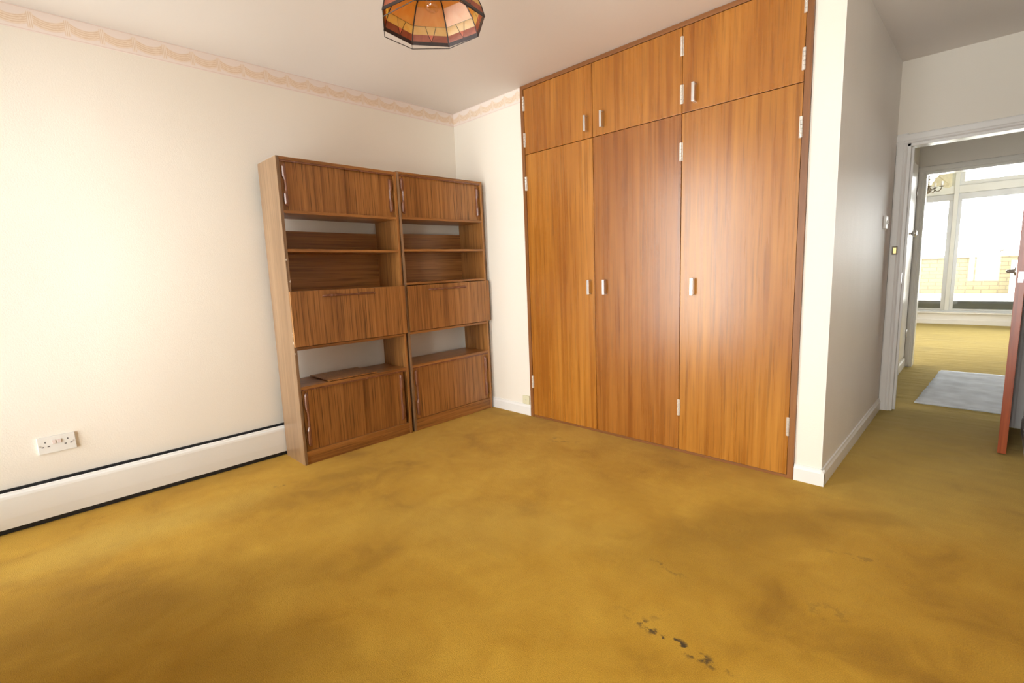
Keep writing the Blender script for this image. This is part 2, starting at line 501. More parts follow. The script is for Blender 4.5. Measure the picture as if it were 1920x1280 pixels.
def thing(name, label, cat, loc=(0, 0, 0), rot=(0, 0, 0), group=None):
    o = bpy.data.objects.new(name, None)
    o.empty_display_size = 0.1
    COL.objects.link(o)
    o.location = loc
    o.rotation_euler = rot
    o['label'] = label
    o['category'] = cat
    if group:
        o['group'] = group
    return o


def tag(o, label, cat, group=None):
    o['label'] = label
    o['category'] = cat
    if group:
        o['group'] = group
    return o


def struct(o, label, cat):
    o['kind'] = 'structure'
    o['label'] = label
    o['category'] = cat
    return o


# ------------------------------------------------------------------ the setting
XP = 2.8158          # passage side of the nib wall
XN = 2.692           # where the wardrobe ends and the nib begins
YD = 1.745           # wall with the open doorway
XR = 3.597           # right-hand wall
Y2 = 3.70            # wall with the living-room opening
XH = 2.765           # left wall of the hall

# floor (one carpet through bedroom, passage, hall and living room)
fl = MB()
fl.box(-0.1, 3.72, YB - 0.1, YD + 0.06, -0.05, 0)
fl.box(2.3, 4.6, YD + 0.06, Y2 + 0.06, -0.05, 0)
fl.box(0.3, 5.7, Y2 + 0.06, YL + 0.05, -0.05, 0)
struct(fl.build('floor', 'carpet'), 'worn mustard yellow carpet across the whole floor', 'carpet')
ce = MB()
ce.box(-0.1, 3.72, YB - 0.1, YD + 0.06, H, H + 0.08)
ce.box(2.3, 4.6, YD + 0.06, Y2 + 0.06, H, H + 0.08)
struct(ce.build('ceiling', 'ceiling'), 'plain off-white ceiling above bedroom and passage', 'ceiling')
struct(box('ceiling_living', 'ceiling', 0.3, 5.7, Y2 + 0.06, YL + 0.05, 2.56, 2.64), 'pale living room ceiling beyond the far opening', 'ceiling')

struct(box('wall_left', 'wall', -0.12, 0, YB - 0.1, 0.62, 0, H), 'long cream wall behind the two shelving units', 'wall')
struct(box('wall_back', 'wall', 0, 0.793, 0, 0.12, 0, H), 'narrow cream wall strip between corner and wardrobe', 'wall')
struct(box('wall_nib', 'wall', XN, XP, 0, YD + 0.02, 0, H), 'cream end wall beside the wardrobe and along the passage', 'wall')
struct(box('wall_recess', 'wall', 0.0, XN, 0.60, 0.70, 0, H), 'wall behind the built-in wardrobe', 'wall')
struct(box('wall_right', 'wall2', XR, XR + 0.12, YB - 0.1, YD + 0.1, 0, H), 'pale wall at the right edge behind the open door', 'wall')
# the passage face of the nib has a vinyl paper with more sheen
struct(box('wall_passage', 'wall2', XP, XP + 0.002, 0.0, YD, 0, H), 'shiny off-white papered wall of the passage', 'wall')

# doorway wall of the passage
DX0, DX1, DZ = 2.879, 3.530, 1.945
dw = MB()
dw.box(XP, DX0 - 0.001, YD, YD + 0.11, 0, H)
dw.box(DX1 + 0.001, XR, YD, YD + 0.11, 0, H)
dw.box(DX0 - 0.001, DX1 + 0.001, YD, YD + 0.11, DZ, H)
struct(dw.build('wall_passage_end', 'wall'), 'cream wall above and around the open doorway', 'wall')
# architrave and lining
ar = struct(MB().box(DX0, DX0 + 0.022, YD - 0.005, YD + 0.115, 0, DZ, 0.002).build('trim_1', 'gloss'), 'white gloss door frame around the passage doorway', 'door frame')


def arch_poly(w):
    return [(0, 0), (w, 0), (w, -0.010), (w - 0.008, -0.016), (w - 0.018, -0.014), (w - 0.024, -0.018), (0.012, -0.018), (0.004, -0.015)]


a = MB().loft([[(DX0 - 0.066 + px + 0.004, YD + py, z) for px, py in arch_poly(0.066)] for z in (0, DZ + 0.066)])
a.build('architrave', 'gloss', ar)
a = MB().loft([[(DX1 + 0.062 - px, YD + py, z) for px, py in arch_poly(0.062)] for z in (0, DZ + 0.066)])
a.build('architrave', 'gloss', ar)
a = MB().loft([[(x, YD + py - 0.0006, DZ + 0.066 - px - 0.004) for px, py in arch_poly(0.066)] for x in (DX0 - 0.062, DX1 + 0.062)])
a.build('architrave', 'gloss', ar)
MB().box(DX1 - 0.022, DX1, YD - 0.005, YD + 0.115, 0, DZ, 0.002).build('door_lining', 'gloss', ar)
MB().box(DX0, DX1, YD - 0.005, YD + 0.115, DZ - 0.022, DZ, 0.002).build('door_lining', 'gloss', ar)
MB().box(DX0 + 0.022, DX0 + 0.036, YD + 0.045, YD + 0.08, 0, DZ - 0.022, 0.002).build('door_stop', 'gloss', ar)
sp_ = MB().box(2.836, 2.868, YD - 0.024, YD - 0.0175, 1.172, 1.232, 0.002).build('strike_plate', 'antique', ar)
sp_['label'] = 'brass rim-lock keep on the door frame'
MB().box(2.842, 2.862, YD - 0.028, YD - 0.0235, 1.180, 1.224, 0.002).build('brass_box', 'brass', sp_)
MB().box(DX0 + 0.021, DX0 + 0.0235, YD + 0.006, YD + 0.03, 0.96, 1.04).build('strike_plate', 'chrome', ar)

# the open wooden door (hinged on the right jamb, leaf standing in the passage)
dr = thing('door_1', 'red-brown wooden door standing open at the right edge', 'door', (3.506, YD - 0.006, 0.008), (0, 0, math.radians(-1.45)))
dr['kind'] = 'structure'
o = MB().box(-0.019, 0.019, -0.665, 0, 0, 1.93, 0.0015).build('door_leaf', 'redwood', dr)
hd = MB().lathe([(0.024, -0.0215), (0.024, -0.027), (0.012, -0.030), (0.010, -0.052)], 16, (0, -0.60, 1.045), 'x')
hd.tube([(-0.050, -0.605, 1.045), (-0.054, -0.58, 1.046), (-0.054, -0.50, 1.044), (-0.050, -0.485, 1.042)], [0.009, 0.009, 0.008, 0.007], 10)
hd.build('lever_handle', 'chrome', dr, True)
hd = MB().lathe([(0.024, 0.0215), (0.024, 0.027), (0.012, 0.030), (0.010, 0.052)], 16, (0, -0.60, 1.045), 'x')
hd.tube([(0.050, -0.605, 1.045), (0.054, -0.58, 1.046), (0.054, -0.50, 1.044)], [0.009, 0.009, 0.008], 10)
hd.build('lever_handle', 'chrome', dr, True)
MB().box(-0.011, 0.011, -0.667, -0.6645, 0.985, 1.045, 0.001).build('latch_plate', 'chrome', dr)
for z in (0.22, 1.72):
    MB().tube([(0.022, -0.003, z - 0.05), (0.022, -0.003, z + 0.05)], 0.006, 10).build('hinge', 'alu', dr, True)


# skirting boards
def skirting(name, label, axis, face, a0, a1, sgn, h=0.088, t=0.015, zb=0.0):
    """moulded board; axis 'x' or 'y' is its run, `face` the wall plane, sgn the side it stands proud to"""
    prof = [(0, 0), (t, 0), (t, h - 0.022), (t * 0.62, h - 0.010), (t * 0.5, h), (0, h)]
    mb = MB()
    if axis == 'x':
        mb.loft([[(a, face + sgn * p, zb + z) for p, z in prof] for a in (a0, a1)])
    else:
        mb.loft([[(face + sgn * p, a, zb + z) for p, z in prof] for a in (a0, a1)])
    return struct(mb.build(name, 'skirt'), label, 'skirting board')


skirting('baseboard_back', 'short white skirting board between shelving unit and wardrobe', 'x', 0, 0.0, 0.792, -1)
skirting('baseboard_nib', 'white skirting block below the wall end beside the wardrobe', 'x', 0, XN + 0.001, XP + 0.017, -1)
skirting('baseboard_passage', 'white skirting board running down the passage', 'y', XP + 0.002, -0.0149, YD - 0.016, 1)
skirting('baseboard_right', 'white skirting board behind the open wooden door', 'y', XR, YB, YD - 0.02, -1)
skirting('baseboard_front', 'white skirting board under the bedroom window', 'x', YB, 0.09, XR - 0.016, 1)


# paper border under the ceiling
def border(name, pts, n, label, horiz, per=0.134, ph=0.0):
    z0, z1 = H - 0.105, H - 0.0005
    me = bpy.data.meshes.new(name)
    (xa, ya), (xb, yb) = pts
    Ln = math.hypot(xb - xa, yb - ya)
    nx, ny = n
    t = 0.0015
    vs = []
    for (x, y) in pts:
        for z in (z0, z1):
            for d in (0.0, t):
                vs.append((x + nx * d, y + ny * d, z))
    # 0: a z0 d0, 1: a z0 dt, 2: a z1 d0, 3: a z1 dt, 4..7: b
    fs = [(1, 5, 7, 3), (0, 2, 6, 4), (0, 4, 5, 1), (2, 3, 7, 6), (0, 1, 3, 2), (4, 6, 7, 5)]
    me.from_pydata(vs, [], fs)
    uv = me.uv_layers.new(name='UVMap')
    for p in me.polygons:
        for li in p.loop_indices:
            vi = me.loops[li].vertex_index
            uv.data[li].uv = ((ph + (Ln if vi >= 4 else 0)) / per, 1.0 if vi % 4 >= 2 else 0.0)
    me.materials.append(M['border'])
    me.validate()
    o = bpy.data.objects.new(name, me)
    COL.objects.link(o)
    return struct(o, label, 'wallpaper border')


border('trim_2', ((0.0, YB), (0.0, 0.0)), (1, 0), 'draped-swag paper border along the top of the left wall', False, ph=0.134 - ((-0.174 - YB) % 0.134))
border('trim_3', ((0.0, 0.0), (0.793, 0.0)), (0, -1), 'short draped-swag paper border between corner and wardrobe', True, ph=0.134 - (0.218 % 0.134))

# window wall behind the camera, with its window
wf = MB()
wf.box(0, BW[0], YB - 0.12, YB, 0, H)
wf.box(BW[1], BX[0], YB - 0.12, YB, 0, H)
wf.box(BX[1], XR, YB - 0.12, YB, 0, H)
wf.box(BX[0], BX[1], YB - 0.12, YB, 0, BX[2])
wf.box(BX[0], BX[1], YB - 0.12, YB, BX[3], H)
wf.box(BW[0], BW[1], YB - 0.12, YB, 0, BW[2])
wf.box(BW[0], BW[1], YB - 0.12, YB, BW[3], H)
struct(wf.build('wall_front', 'wall'), 'cream window wall opposite the wardrobe', 'wall')


def window(name, label, o, y, mull, trans, mat, fw_=0.05, depth=0.06):
    x0, x1, z0, z1 = o
    w = thing(name, label, 'window', ((x0 + x1) / 2, y, z0))
    w['kind'] = 'structure'
    cx = (x0 + x1) / 2
    f = MB()
    f.box(x0 - cx, x0 + fw_ - cx, -depth / 2, depth / 2, 0, z1 - z0, 0.003)
    f.box(x1 - fw_ - cx, x1 - cx, -depth / 2, depth / 2, 0, z1 - z0, 0.003)
    f.box(x0 + fw_ - cx, x1 - fw_ - cx, -depth / 2, depth / 2, 0, fw_, 0.003)
    f.box(x0 + fw_ - cx, x1 - fw_ - cx, -depth / 2, depth / 2, z1 - z0 - fw_, z1 - z0, 0.003)
    f.build('window_frame', mat, w)
    xs = [x0] + list(mull) + [x1]
    zs = [z0] + list(trans) + [z1]
    for mx in mull:
        MB().box(mx - fw_ / 2 - cx, mx + fw_ / 2 - cx, -depth / 2, depth / 2, fw_, z1 - z0 - fw_, 0.003).build('mullion', mat, w)
    for tz in trans:
        for a, b in zip(xs, xs[1:]):
            MB().box(a + fw_ * 0.6 - cx, b - fw_ * 0.6 - cx, -depth / 2, depth / 2, tz - z0 - fw_ / 2, tz - z0 + fw_ / 2, 0.003).build('transom', mat, w)
    for a, b in zip(xs, xs[1:]):
        for c, d in zip(zs, zs[1:]):
            MB().box(a + 0.02 - cx, b - 0.02 - cx, -0.003, 0.003, c + 0.02 - z0, d - 0.02 - z0).build('pane', 'glass', w)
    return w


window('window_1', 'tall white framed bedroom window near the heater', BW, YB - 0.06, (0.60,), (), 'gloss')

window('added_window_4', 'added white framed window behind the viewer, lighting the passage', BX, YB - 0.06, (2.92,), (), 'gloss')

# ------------------------------------------------------------------ hall beyond the doorway
hl = MB()
hl.box(XH - 0.1, XH, YD + 0.11, Y2, 0, H)
struct(hl.build('wall_hall_left', 'wall2'), 'white wall on the left side of the hall', 'wall')
struct(box('wall_hall_right', 'wall2', 4.5, 4.6, YD + 0.1, Y2, 0, H), 'pale wall on the right side of the hall', 'wall')
struct(box('wall_hall_front', 'wall2', XR + 0.12, 4.5, YD, YD + 0.11, 0, H), 'hall side of the bedroom wall', 'wall')
# hall door in the left wall: glossy white frame and door with a round knob
hf = thing('door_2', 'glossy white cupboard door in the left wall of the hall', 'door', (XH, 2.2, 0))
hf['kind'] = 'structure'
MB().box(0.0, 0.028, -0.32, -0.25, 0, 2.06, 0.004).build('door_frame', 'gloss', hf)
MB().box(0.0, 0.028, 0.68, 0.75, 0, 2.06, 0.004).build('door_frame', 'gloss', hf)
MB().box(0.0, 0.028, -0.25, 0.68, 1.99, 2.06, 0.004).build('door_frame', 'gloss', hf)
MB().box(0.0, 0.012, -0.245, 0.675, 0.01, 1.985, 0.002).build('door_leaf', 'gloss', hf)
hf2 = thing('door_3', 'narrow white cupboard door with round knob near the living room', 'door', (XH, 3.30, 0.12))
hf2['kind'] = 'structure'
MB().box(0.0, 0.014, -0.30, 0.24, 0, 1.90, 0.003).build('door_leaf', 'gloss', hf2)
MB().lathe([(0.026, 0.014), (0.026, 0.018), (0.010, 0.022), (0.010, 0.040), (0.024, 0.048), (0.032, 0.060), (0.030, 0.072), (0.016, 0.080)], 20, (0, -0.18, 1.24), 'x').build('knob', 'chrome', hf2, True)
for z in (0.25, 1.65):
    MB().tube([(0.018, 0.235, z - 0.04), (0.018, 0.235, z + 0.04)], 0.006, 8).build('hinge', 'alu', hf2, True)
skirting('baseboard_hall', 'white skirting at the foot of the hall cupboard', 'y', XH, 2.952, Y2 - 0.02, 1, 0.10, 0.016)

# living-room opening
O2X0, O2X1, O2Z = 2.816, 3.85, 1.965
w2 = MB()
w2.box(XH, O2X0, Y2, Y2 + 0.12, 0, H)
w2.box(O2X1, 4.5, Y2, Y2 + 0.12, 0, H)
w2.box(O2X0, O2X1, Y2, Y2 + 0.12, O2Z, H)
struct(w2.build('wall_living_opening', 'wall2'), 'grey shaded wall above the living room opening', 'wall')
t4 = struct(MB().box(O2X0 - 0.001, O2X0 + 0.02, Y2 - 0.004, Y2 + 0.124, 0, O2Z).build('trim_4', 'gloss'), 'white frame of the opening into the living room', 'door frame')
a = MB().loft([[(O2X0 - 0.051 + px, Y2 + py, z) for px, py in arch_poly(0.058)] for z in (0, O2Z + 0.06)])
a.build('architrave', 'gloss', t4)
a = MB().loft([[(O2X1 + 0.058 - px, Y2 + py, z) for px, py in arch_poly(0.058)] for z in (0, O2Z + 0.06)])
a.build('architrave', 'gloss', t4)
a = MB().loft([[(x, Y2 + py - 0.0006, O2Z + 0.06 - px) for px, py in arch_poly(0.066)] for x in (O2X0 - 0.051, O2X1 + 0.058)])
a.build('architrave', 'gloss', t4)
MB().box(O2X0 + 0.02, O2X1, Y2 - 0.004, Y2 + 0.124, O2Z - 0.02, O2Z).build('door_lining', 'gloss', t4)

# ------------------------------------------------------------------ living room
struct(box('wall_living_left', 'wall2', 0.2, 0.3, Y2 + 0.06, YL + 0.12, 0, 2.56), 'left wall of the living room', 'wall')
wr_ = MB()
wr_.box(5.7, 5.8, Y2 + 0.06, SW[0], 0, 2.56)
wr_.box(5.7, 5.8, SW[1], YL + 0.12, 0, 2.56)
wr_.box(5.7, 5.8, SW[0], SW[1], 0, SW[2])
wr_.box(5.7, 5.8, SW[0], SW[1], SW[3], 2.56)
sww = thing('added_window_3', 'added unseen side window brightening the living room', 'window', (5.75, (SW[0] + SW[1]) / 2, SW[2]))
sww['kind'] = 'structure'
hw_, hh_ = (SW[1] - SW[0]) / 2, SW[3] - SW[2]
MB().box(-0.03, 0.03, -hw_, hw_, 0, 0.05).box(-0.03, 0.03, -hw_, hw_, hh_ - 0.05, hh_).box(-0.03, 0.03, -hw_, -hw_ + 0.05, 0.05, hh_ - 0.05).box(-0.03, 0.03, hw_ - 0.05, hw_, 0.05, hh_ - 0.05).build('window_frame', 'gloss', sww)
MB().box(-0.003, 0.003, -hw_ + 0.02, hw_ - 0.02, 0.02, hh_ - 0.02).build('pane', 'glass', sww)
struct(wr_.build('wall_living_right', 'wall2'), 'right wall of the living room', 'wall')
wn = MB()
wn.box(0.3, XH - 0.0, Y2 + 0.001, Y2 + 0.12, 0, 2.56)
wn.box(4.5, 5.7, Y2 + 0.001, Y2 + 0.12, 0, 2.56)
struct(wn.build('wall_living_near', 'wall2'), 'near wall of the living room', 'wall')
wl = MB()
wl.box(0.3, LW[0], YL, YL + 0.12, 0, 2.56)
wl.box(LW[1], 5.7, YL, YL + 0.12, 0, 2.56)
wl.box(LW[0], LW[1], YL, YL + 0.12, LW[3], 2.56)
struct(wl.build('wall_living_window', 'wall2'), 'window wall of the living room', 'wall')
sl = struct(MB().box(LW[0], LW[1], YL - 0.03, YL + 0.12, 0, 0.075, 0.004).build('trim_5', 'skirt'), 'white stepped sill below the living room window', 'window sill')
MB().box(LW[0], LW[1], YL - 0.015, YL + 0.12, 0.075, 0.175, 0.004).build('sill_board', 'skirt', sl)
MB().box(LW[0], LW[1], YL - 0.045, YL + 0.13, 0.175, 0.20, 0.004).build('sill_top', 'gloss', sl)

# the big sliding window
lw = thing('window_2', 'large bright sliding window at the end of the living room', 'window', (0, YL + 0.06, 0.20))
lw['kind'] = 'structure'
zt = LW[3] - 0.20
MB().box(LW[0], LW[0] + 0.06, -0.05, 0.05, 0, zt, 0.003).build('window_frame', 'winframe', lw)
MB().box(LW[1] - 0.06, LW[1], -0.05, 0.05, 0, zt, 0.003).build('window_frame', 'winframe', lw)
MB().box(LW[0] + 0.06, LW[1] - 0.06, -0.05, 0.05, zt - 0.05, zt, 0.003).build('window_frame', 'winframe', lw)
MB().box(LW[0] + 0.06, LW[1] - 0.06, -0.05, 0.05, 0, 0.022, 0.003).build('window_frame', 'winalu', lw)
for (xa, xb) in ((2.845, 2.925),):
    MB().box(xa - 0.012, xb - 0.035, -0.05, 0.05, 0.022, zt - 0.05, 0.003).build('mullion', 'winframe', lw)
for (xa, xb) in ((LW[0] + 0.06, 2.833), (2.89, LW[1] - 0.06)):
    MB().box(xa, xb, -0.045, 0.045, 1.90, 2.02, 0.004).build('transom', 'winframe', lw)
# lower sashes
for (xa, xb, yy) in ((LW[0] + 0.06, 2.832, 0.015), (2.891, LW[1] - 0.06, -0.015)):
    s = MB().box(xa, xb, yy - 0.018, yy + 0.018, 1.80, 1.90, 0.003)
    s.box(xa, xa + 0.045, yy - 0.018, yy + 0.018, 0.022, 1.80, 0.003)
    s.box(xb - 0.055, xb, yy - 0.018, yy + 0.018, 0.022, 1.80, 0.003)
    s.box(xa + 0.045, xb - 0.055, yy - 0.018, yy + 0.018, 0.022, 0.05, 0.003)
    sash = s.build('sash', 'winalu', lw)
    MB().box(xa + 0.03, xb - 0.04, yy - 0.003, yy + 0.003, 0.04, 1.82).build('pane', 'glass', sash)
# top lights
for (xa, xb) in ((LW[0] + 0.06, 2.832), (2.891, LW[1] - 0.06)):
    s = MB().box(xa, xb, -0.02, 0.02, 2.02, 2.085, 0.003)
    s.box(xa, xa + 0.055, -0.02, 0.02, 2.085, zt - 0.05, 0.003)
    s.box(xb - 0.055, xb, -0.02, 0.02, 2.085, zt - 0.05, 0.003)
    tl_ = s.build('top_light', 'winframe', lw)
    MB().box(xa + 0.04, xb - 0.04, -0.003, 0.003, 2.07, zt - 0.03).build('pane', 'glass', tl_)

# balcony outside
struct(box('floor_balcony', 'concrete', 0.2, 5.8, YL + 0.30, 10.3, 0.28, 0.36), 'sunlit pale balcony floor outside the far window', 'balcony')
struct(box('trim_6', 'step', 0.2, 5.8, YL + 0.13, YL + 0.31, 0.0, 0.372), 'grey threshold step outside the far window', 'threshold')
pw = thing('wall_parapet', 'pale brick balcony parapet outside the far window', 'parapet', (3.0, 10.3, 0.36))
pw['kind'] = 'structure'
MB().box(-2.8, 2.8, 0, 0.22, -0.1, 0.70).build('brickwork', 'brick', pw)
MB().box(-2.85, 2.85, -0.03, 0.25, 0.70, 0.755, 0.008).build('coping', 'concrete', pw)
MB().box(0.60, 1.10, -0.12, 0.0, -0.02, 0.62, 0.01).build('white_pier', 'skirt', pw)
orn = thing('garden_ornament', 'small dark bird-shaped ornament on the balcony parapet', 'ornament', (3.44, 10.38, 1.115))
MB().lathe([(0.03, 0), (0.03, 0.01), (0.008, 0.018), (0.008, 0.045)], 10).build('stand', 'antique', orn, True)
MB().tube([(-0.085, 0, 0.03), (-0.05, 0, 0.05), (0.0, 0, 0.058), (0.05, 0, 0.062), (0.085, 0, 0.055)], [0.004, 0.016, 0.026, 0.018, 0.004], 8).build('body', 'antique', orn, True)
MB().tube([(0.01, 0, 0.07), (0.012, 0, 0.10), (0.005, 0, 0.125)], [0.014, 0.009, 0.003], 8).build('neck', 'antique', orn, True)
struct(box('wall_shade_facade', 'concrete', 0.2, 5.8, YL + 0.12, YL + 0.3, 2.64, 6.0), 'unseen tall building face shading the balcony', 'wall')  # unseen upper facade, made tall to block sky above the balcony

# ------------------------------------------------------------------ built-in wardrobe
WX0 = 0.793
wd = thing('built_in_wardrobe', 'floor-to-ceiling orange teak wardrobe with six flush doors', 'wardrobe', (WX0, 0, 0))
X = lambda x: x - WX0
carc = MB()
carc.box(X(0.795), X(0.813), 0.012, 0.58, 0.0, H - 0.004)
carc.box(X(2.672), X(2.690), 0.012, 0.58, 0.0, H - 0.004)
carc.box(X(0.813), X(2.672), 0.56, 0.58, 0.0, H - 0.004)
carc.box(X(0.813), X(2.672), 0.012, 0.56, 0.02, 0.038)
carc.box(X(0.813), X(2.672), 0.012, 0.56, 2.003, 2.021)
carc.box(X(0.813), X(2.672), 0.012, 0.56, 2.46, 2.478)
carc.box(X(1.421), X(1.439), 0.012, 0.56, 0.038, 2.46)
carc.box(X(2.035), X(2.053), 0.012, 0.56, 0.038, 2.46)
carc.build('carcass', 'darkinside', wd)
box('frame_stile', 'teakframe', X(0.795), X(0.824), -0.016, 0.012, 0, H - 0.002, wd, 0.001)
box('frame_stile', 'teakframe', X(2.661), X(2.691), -0.016, 0.012, 0, H - 0.002, wd, 0.001)
box('frame_rail', 'teakframe_h', X(0.824), X(2.661), -0.016, 0.012, 2.472, H - 0.002, wd, 0.001)
box('plinth_strip', 'teakframe_h', X(0.824), X(2.661), -0.010, 0.012, 0, 0.016, wd, 0.001)
# one handle and one hinge mesh shared by all the doors
hnd = MB()
hnd.box(-0.0085, 0.0085, -0.034, -0.028, -0.050, 0.050, 0.0012)
hnd.box(-0.0085, 0.0085, -0.030, 0.0, 0.0455, 0.0495, 0.0006)
hnd.box(-0.0085, 0.0085, -0.030, 0.0, -0.0495, -0.0455, 0.0006)
HND = hnd.build('handle', 'alu')
hg = MB()
for k in range(5):
    z = -0.050 + 0.02 * k
    hg.lathe([(0.0062, z + 0.0008), (0.0068, z + 0.002), (0.0068, z + 0.018), (0.0062, z + 0.0192)], 10, (0, -0.006, 0))
hg.box(-0.010, 0.010, -0.003, 0.0, -0.05, 0.05)
HNG = hg.build('hinge', 'hinge', None, False)
first = {'h': True, 'g': True}


def put(src, key, door, loc):
    if first[key]:
        first[key] = False
        src.parent = door
        src.location = loc
        return src
    return share(src, door, loc)


doors = [
    # x0, x1, z0, z1, handle x, hinge x, tint
    (0.827, 1.4285, 2.0165, 2.470, 1.385, 0.8265, (0.96, 0.90, 0.86)),
    (1.4325, 2.0425, 2.0165, 2.470, 1.512, 2.0435, (1.0, 0.98, 0.98)),
    (2.0465, 2.658, 2.0165, 2.470, 2.121, 2.6585, (1.04, 1.02, 1.0)),
    (0.827, 1.4285, 0.018, 2.0125, 1.392, 0.8265, (1.04, 1.02, 0.95)),
    (1.4325, 2.0425, 0.018, 2.0125, 1.517, 2.0435, (0.86, 0.80, 0.86)),
    (2.0465, 2.658, 0.018, 2.0125, 2.126, 2.6585, (1.06, 1.08, 1.05)),
]
for (x0, x1, z0, z1, hx, gx, tint) in doors:
    d = box('door', 'teak', X(x0), X(x1), -0.012, 0.008, z0, z1, wd, 0.0012, tint)
    upper = z0 > 1
    put(HND, 'h', d, (X(hx), -0.012, 2.108 if upper else 1.035))
    for z in ((2.372, 2.118) if upper else (1.807, 0.288)):
        put(HNG, 'g', d, (X(gx), -0.0125, z))

# ------------------------------------------------------------------ the two shelving units
DEP = 0.295
T = 0.018


def bar_handle(length, vertical=True, flip=1):
    """turned-wood pull: broad grips at both ends, scooped middle"""
    prof = [(0.0, 0.004, 0.006), (0.02, 0.009, 0.013), (0.06, 0.012, 0.017), (0.30, 0.012, 0.018), (0.37, 0.0075, 0.014), (0.5, 0.007, 0.0135),
            (0.63, 0.0075, 0.014), (0.70, 0.012, 0.018), (0.94, 0.012, 0.017), (0.98, 0.009, 0.013), (1.0, 0.004, 0.006)]
    mb = MB()
    rings = []
    for t, w, h in prof:
        z = (t - 0.5) * length
        ring = []
        for (a, b) in ((-0.012, 0), (-0.012, h * 0.6), (-0.006, h), (w * 2 - 0.018, h), (w * 2 - 0.012, h * 0.6), (w * 2 - 0.012, 0)):
            ring.append((b, a * flip, z) if vertical else (b, z, a * 0.62))
        rings.append(ring)
    mb.loft(rings)
    return mb


def unit(label, y0, width, lean, zs, first_=None):
    u = thing('shelving_unit', label, 'shelving unit', (0.068, y0, 0), (lean, 0, 0), 'pair of walnut laminate shelving units')
    TOPH = 1.885
    w0, w1 = T, width - T
    sd = box('side_panel', 'lam_side_worn' if zs.get('chips') else 'lam_side', 0, DEP, 0, T, 0, TOPH, u, 0.001)
    box('side_panel', 'lam_v', 0, DEP, width - T, width, 0, TOPH, u, 0.001)
    box('top_panel', 'lam_h', 0, DEP, w0, w1, TOPH - T, TOPH - 0.001, u, 0.0008)
    box('shelf', 'lam_h', 0, DEP - 0.001, w0, w1, 1.561, 1.578, u, 0.0008)
    box('shelf', 'lam_h', 0, DEP - 0.002, w0, w1, 1.334, 1.350, u, 0.0008)
    box('shelf', 'lam_h', 0, DEP - 0.001, w0, w1, zs['desk'] - 0.016, zs['desk'], u, 0.0008)
    box('shelf', 'lam_h', 0, DEP - 0.001, w0, w1, 0.735, 0.753, u, 0.0008)
    box('shelf', 'lam_h', 0, DEP - 0.001, w0, w1, 0.487, 0.505, u, 0.0008)
    box('shelf', 'lam_h', 0, DEP - 0.001, w0, w1, 0.070, 0.088, u, 0.0008)
    box('plinth', 'lam_h', DEP - 0.024, DEP - 0.006, w0, w1, 0.0, 0.070, u, 0.0008)
    box('back_panel', 'lam_h', 0.002, 0.010, w0, w1, 0.753, 1.483, u)
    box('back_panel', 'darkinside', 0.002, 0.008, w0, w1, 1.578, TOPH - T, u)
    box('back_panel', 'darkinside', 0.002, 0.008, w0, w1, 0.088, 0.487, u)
    tr = MB().box(DEP - 0.010, DEP - 0.003, w0, w1, TOPH - T - 0.010, TOPH - T, 0.0005)
    tr.build('door_track', 'handlewood', u)
    tr = MB().box(DEP - 0.010, DEP - 0.003, w0, w1, 0.477, 0.487, 0.0005)
    tr.build('door_track', 'handlewood', u)
    mid = width * 0.52
    # sliding doors: (y0, y1, front or rear track, z0, z1, handle side)
    for (a, b, xo, z0, z1, hy, hl_, fl_) in (
            (w0 + 0.002, mid, DEP - 0.020, 1.579, TOPH - T - 0.002, w0 + 0.024, 0.245, -1),
            (mid - 0.03, w1 - 0.002, DEP - 0.031, 1.579, TOPH - T - 0.002, w1 - 0.024, 0.225, 1),
            (w0 + zs['slide'], mid + 0.02, DEP - 0.020, 0.089, 0.486, w0 + zs['slide'] + 0.020, 0.352, -1),
            (mid - 0.03, w1 - zs['slide2'], DEP - 0.031 + 0.006, 0.089, 0.486, w1 - zs['slide2'] - 0.024, 0.342, 1)):
        d = box('sliding_door', 'lam_v', xo, xo + 0.008, a, b, z0, z1, u, 0.0008)
        h = bar_handle(hl_, True, fl_).build('door_handle', 'handlewood', d)
        h.location = (xo + 0.0075, hy, (z0 + z1) / 2)
    # drop flap of the bureau compartment
    f = box('drop_flap', 'lam_v', 0, 0.018, 0.001 + zs['foff'], width - 0.001 + zs['foff'], 0.758, zs['flap'], u, 0.001)
    f.location = (DEP + 0.001, 0, 0)
    f.rotation_euler = (zs['froll'], 0, 0)
    h = bar_handle(0.37, False).build('flap_handle', 'handlewood', f)
    h.location = (0.0175, width * 0.475, zs['flap'] - 0.035)
    return u


uL = unit('left shelving unit, nearer the socket, with a loose board on its lower shelf', -1.664, 0.804, -0.0080, dict(chips=True, desk=1.094, flap=1.098, slide=0.008, slide2=0.018, foff=0.0, froll=0.0))
uR = unit('right shelving unit, in the corner next to the wardrobe', -0.836, 0.797, 0.0030, dict(desk=1.112, flap=1.090, slide=0.010, slide2=0.004, foff=0.012, froll=0.002))
lb = tag(MB().box(-0.140, 0.142, -0.175, 0.175, 0, 0.007, 0.001).build('loose_board', 'lam_v'), 'loose walnut laminate board lying on the left unit’s lower shelf'.replace('’', "'"), 'board')
lb.location = (0.214, -1.285, 0.5052)
lb.rotation_euler = (-0.0080, 0, math.radians(1))

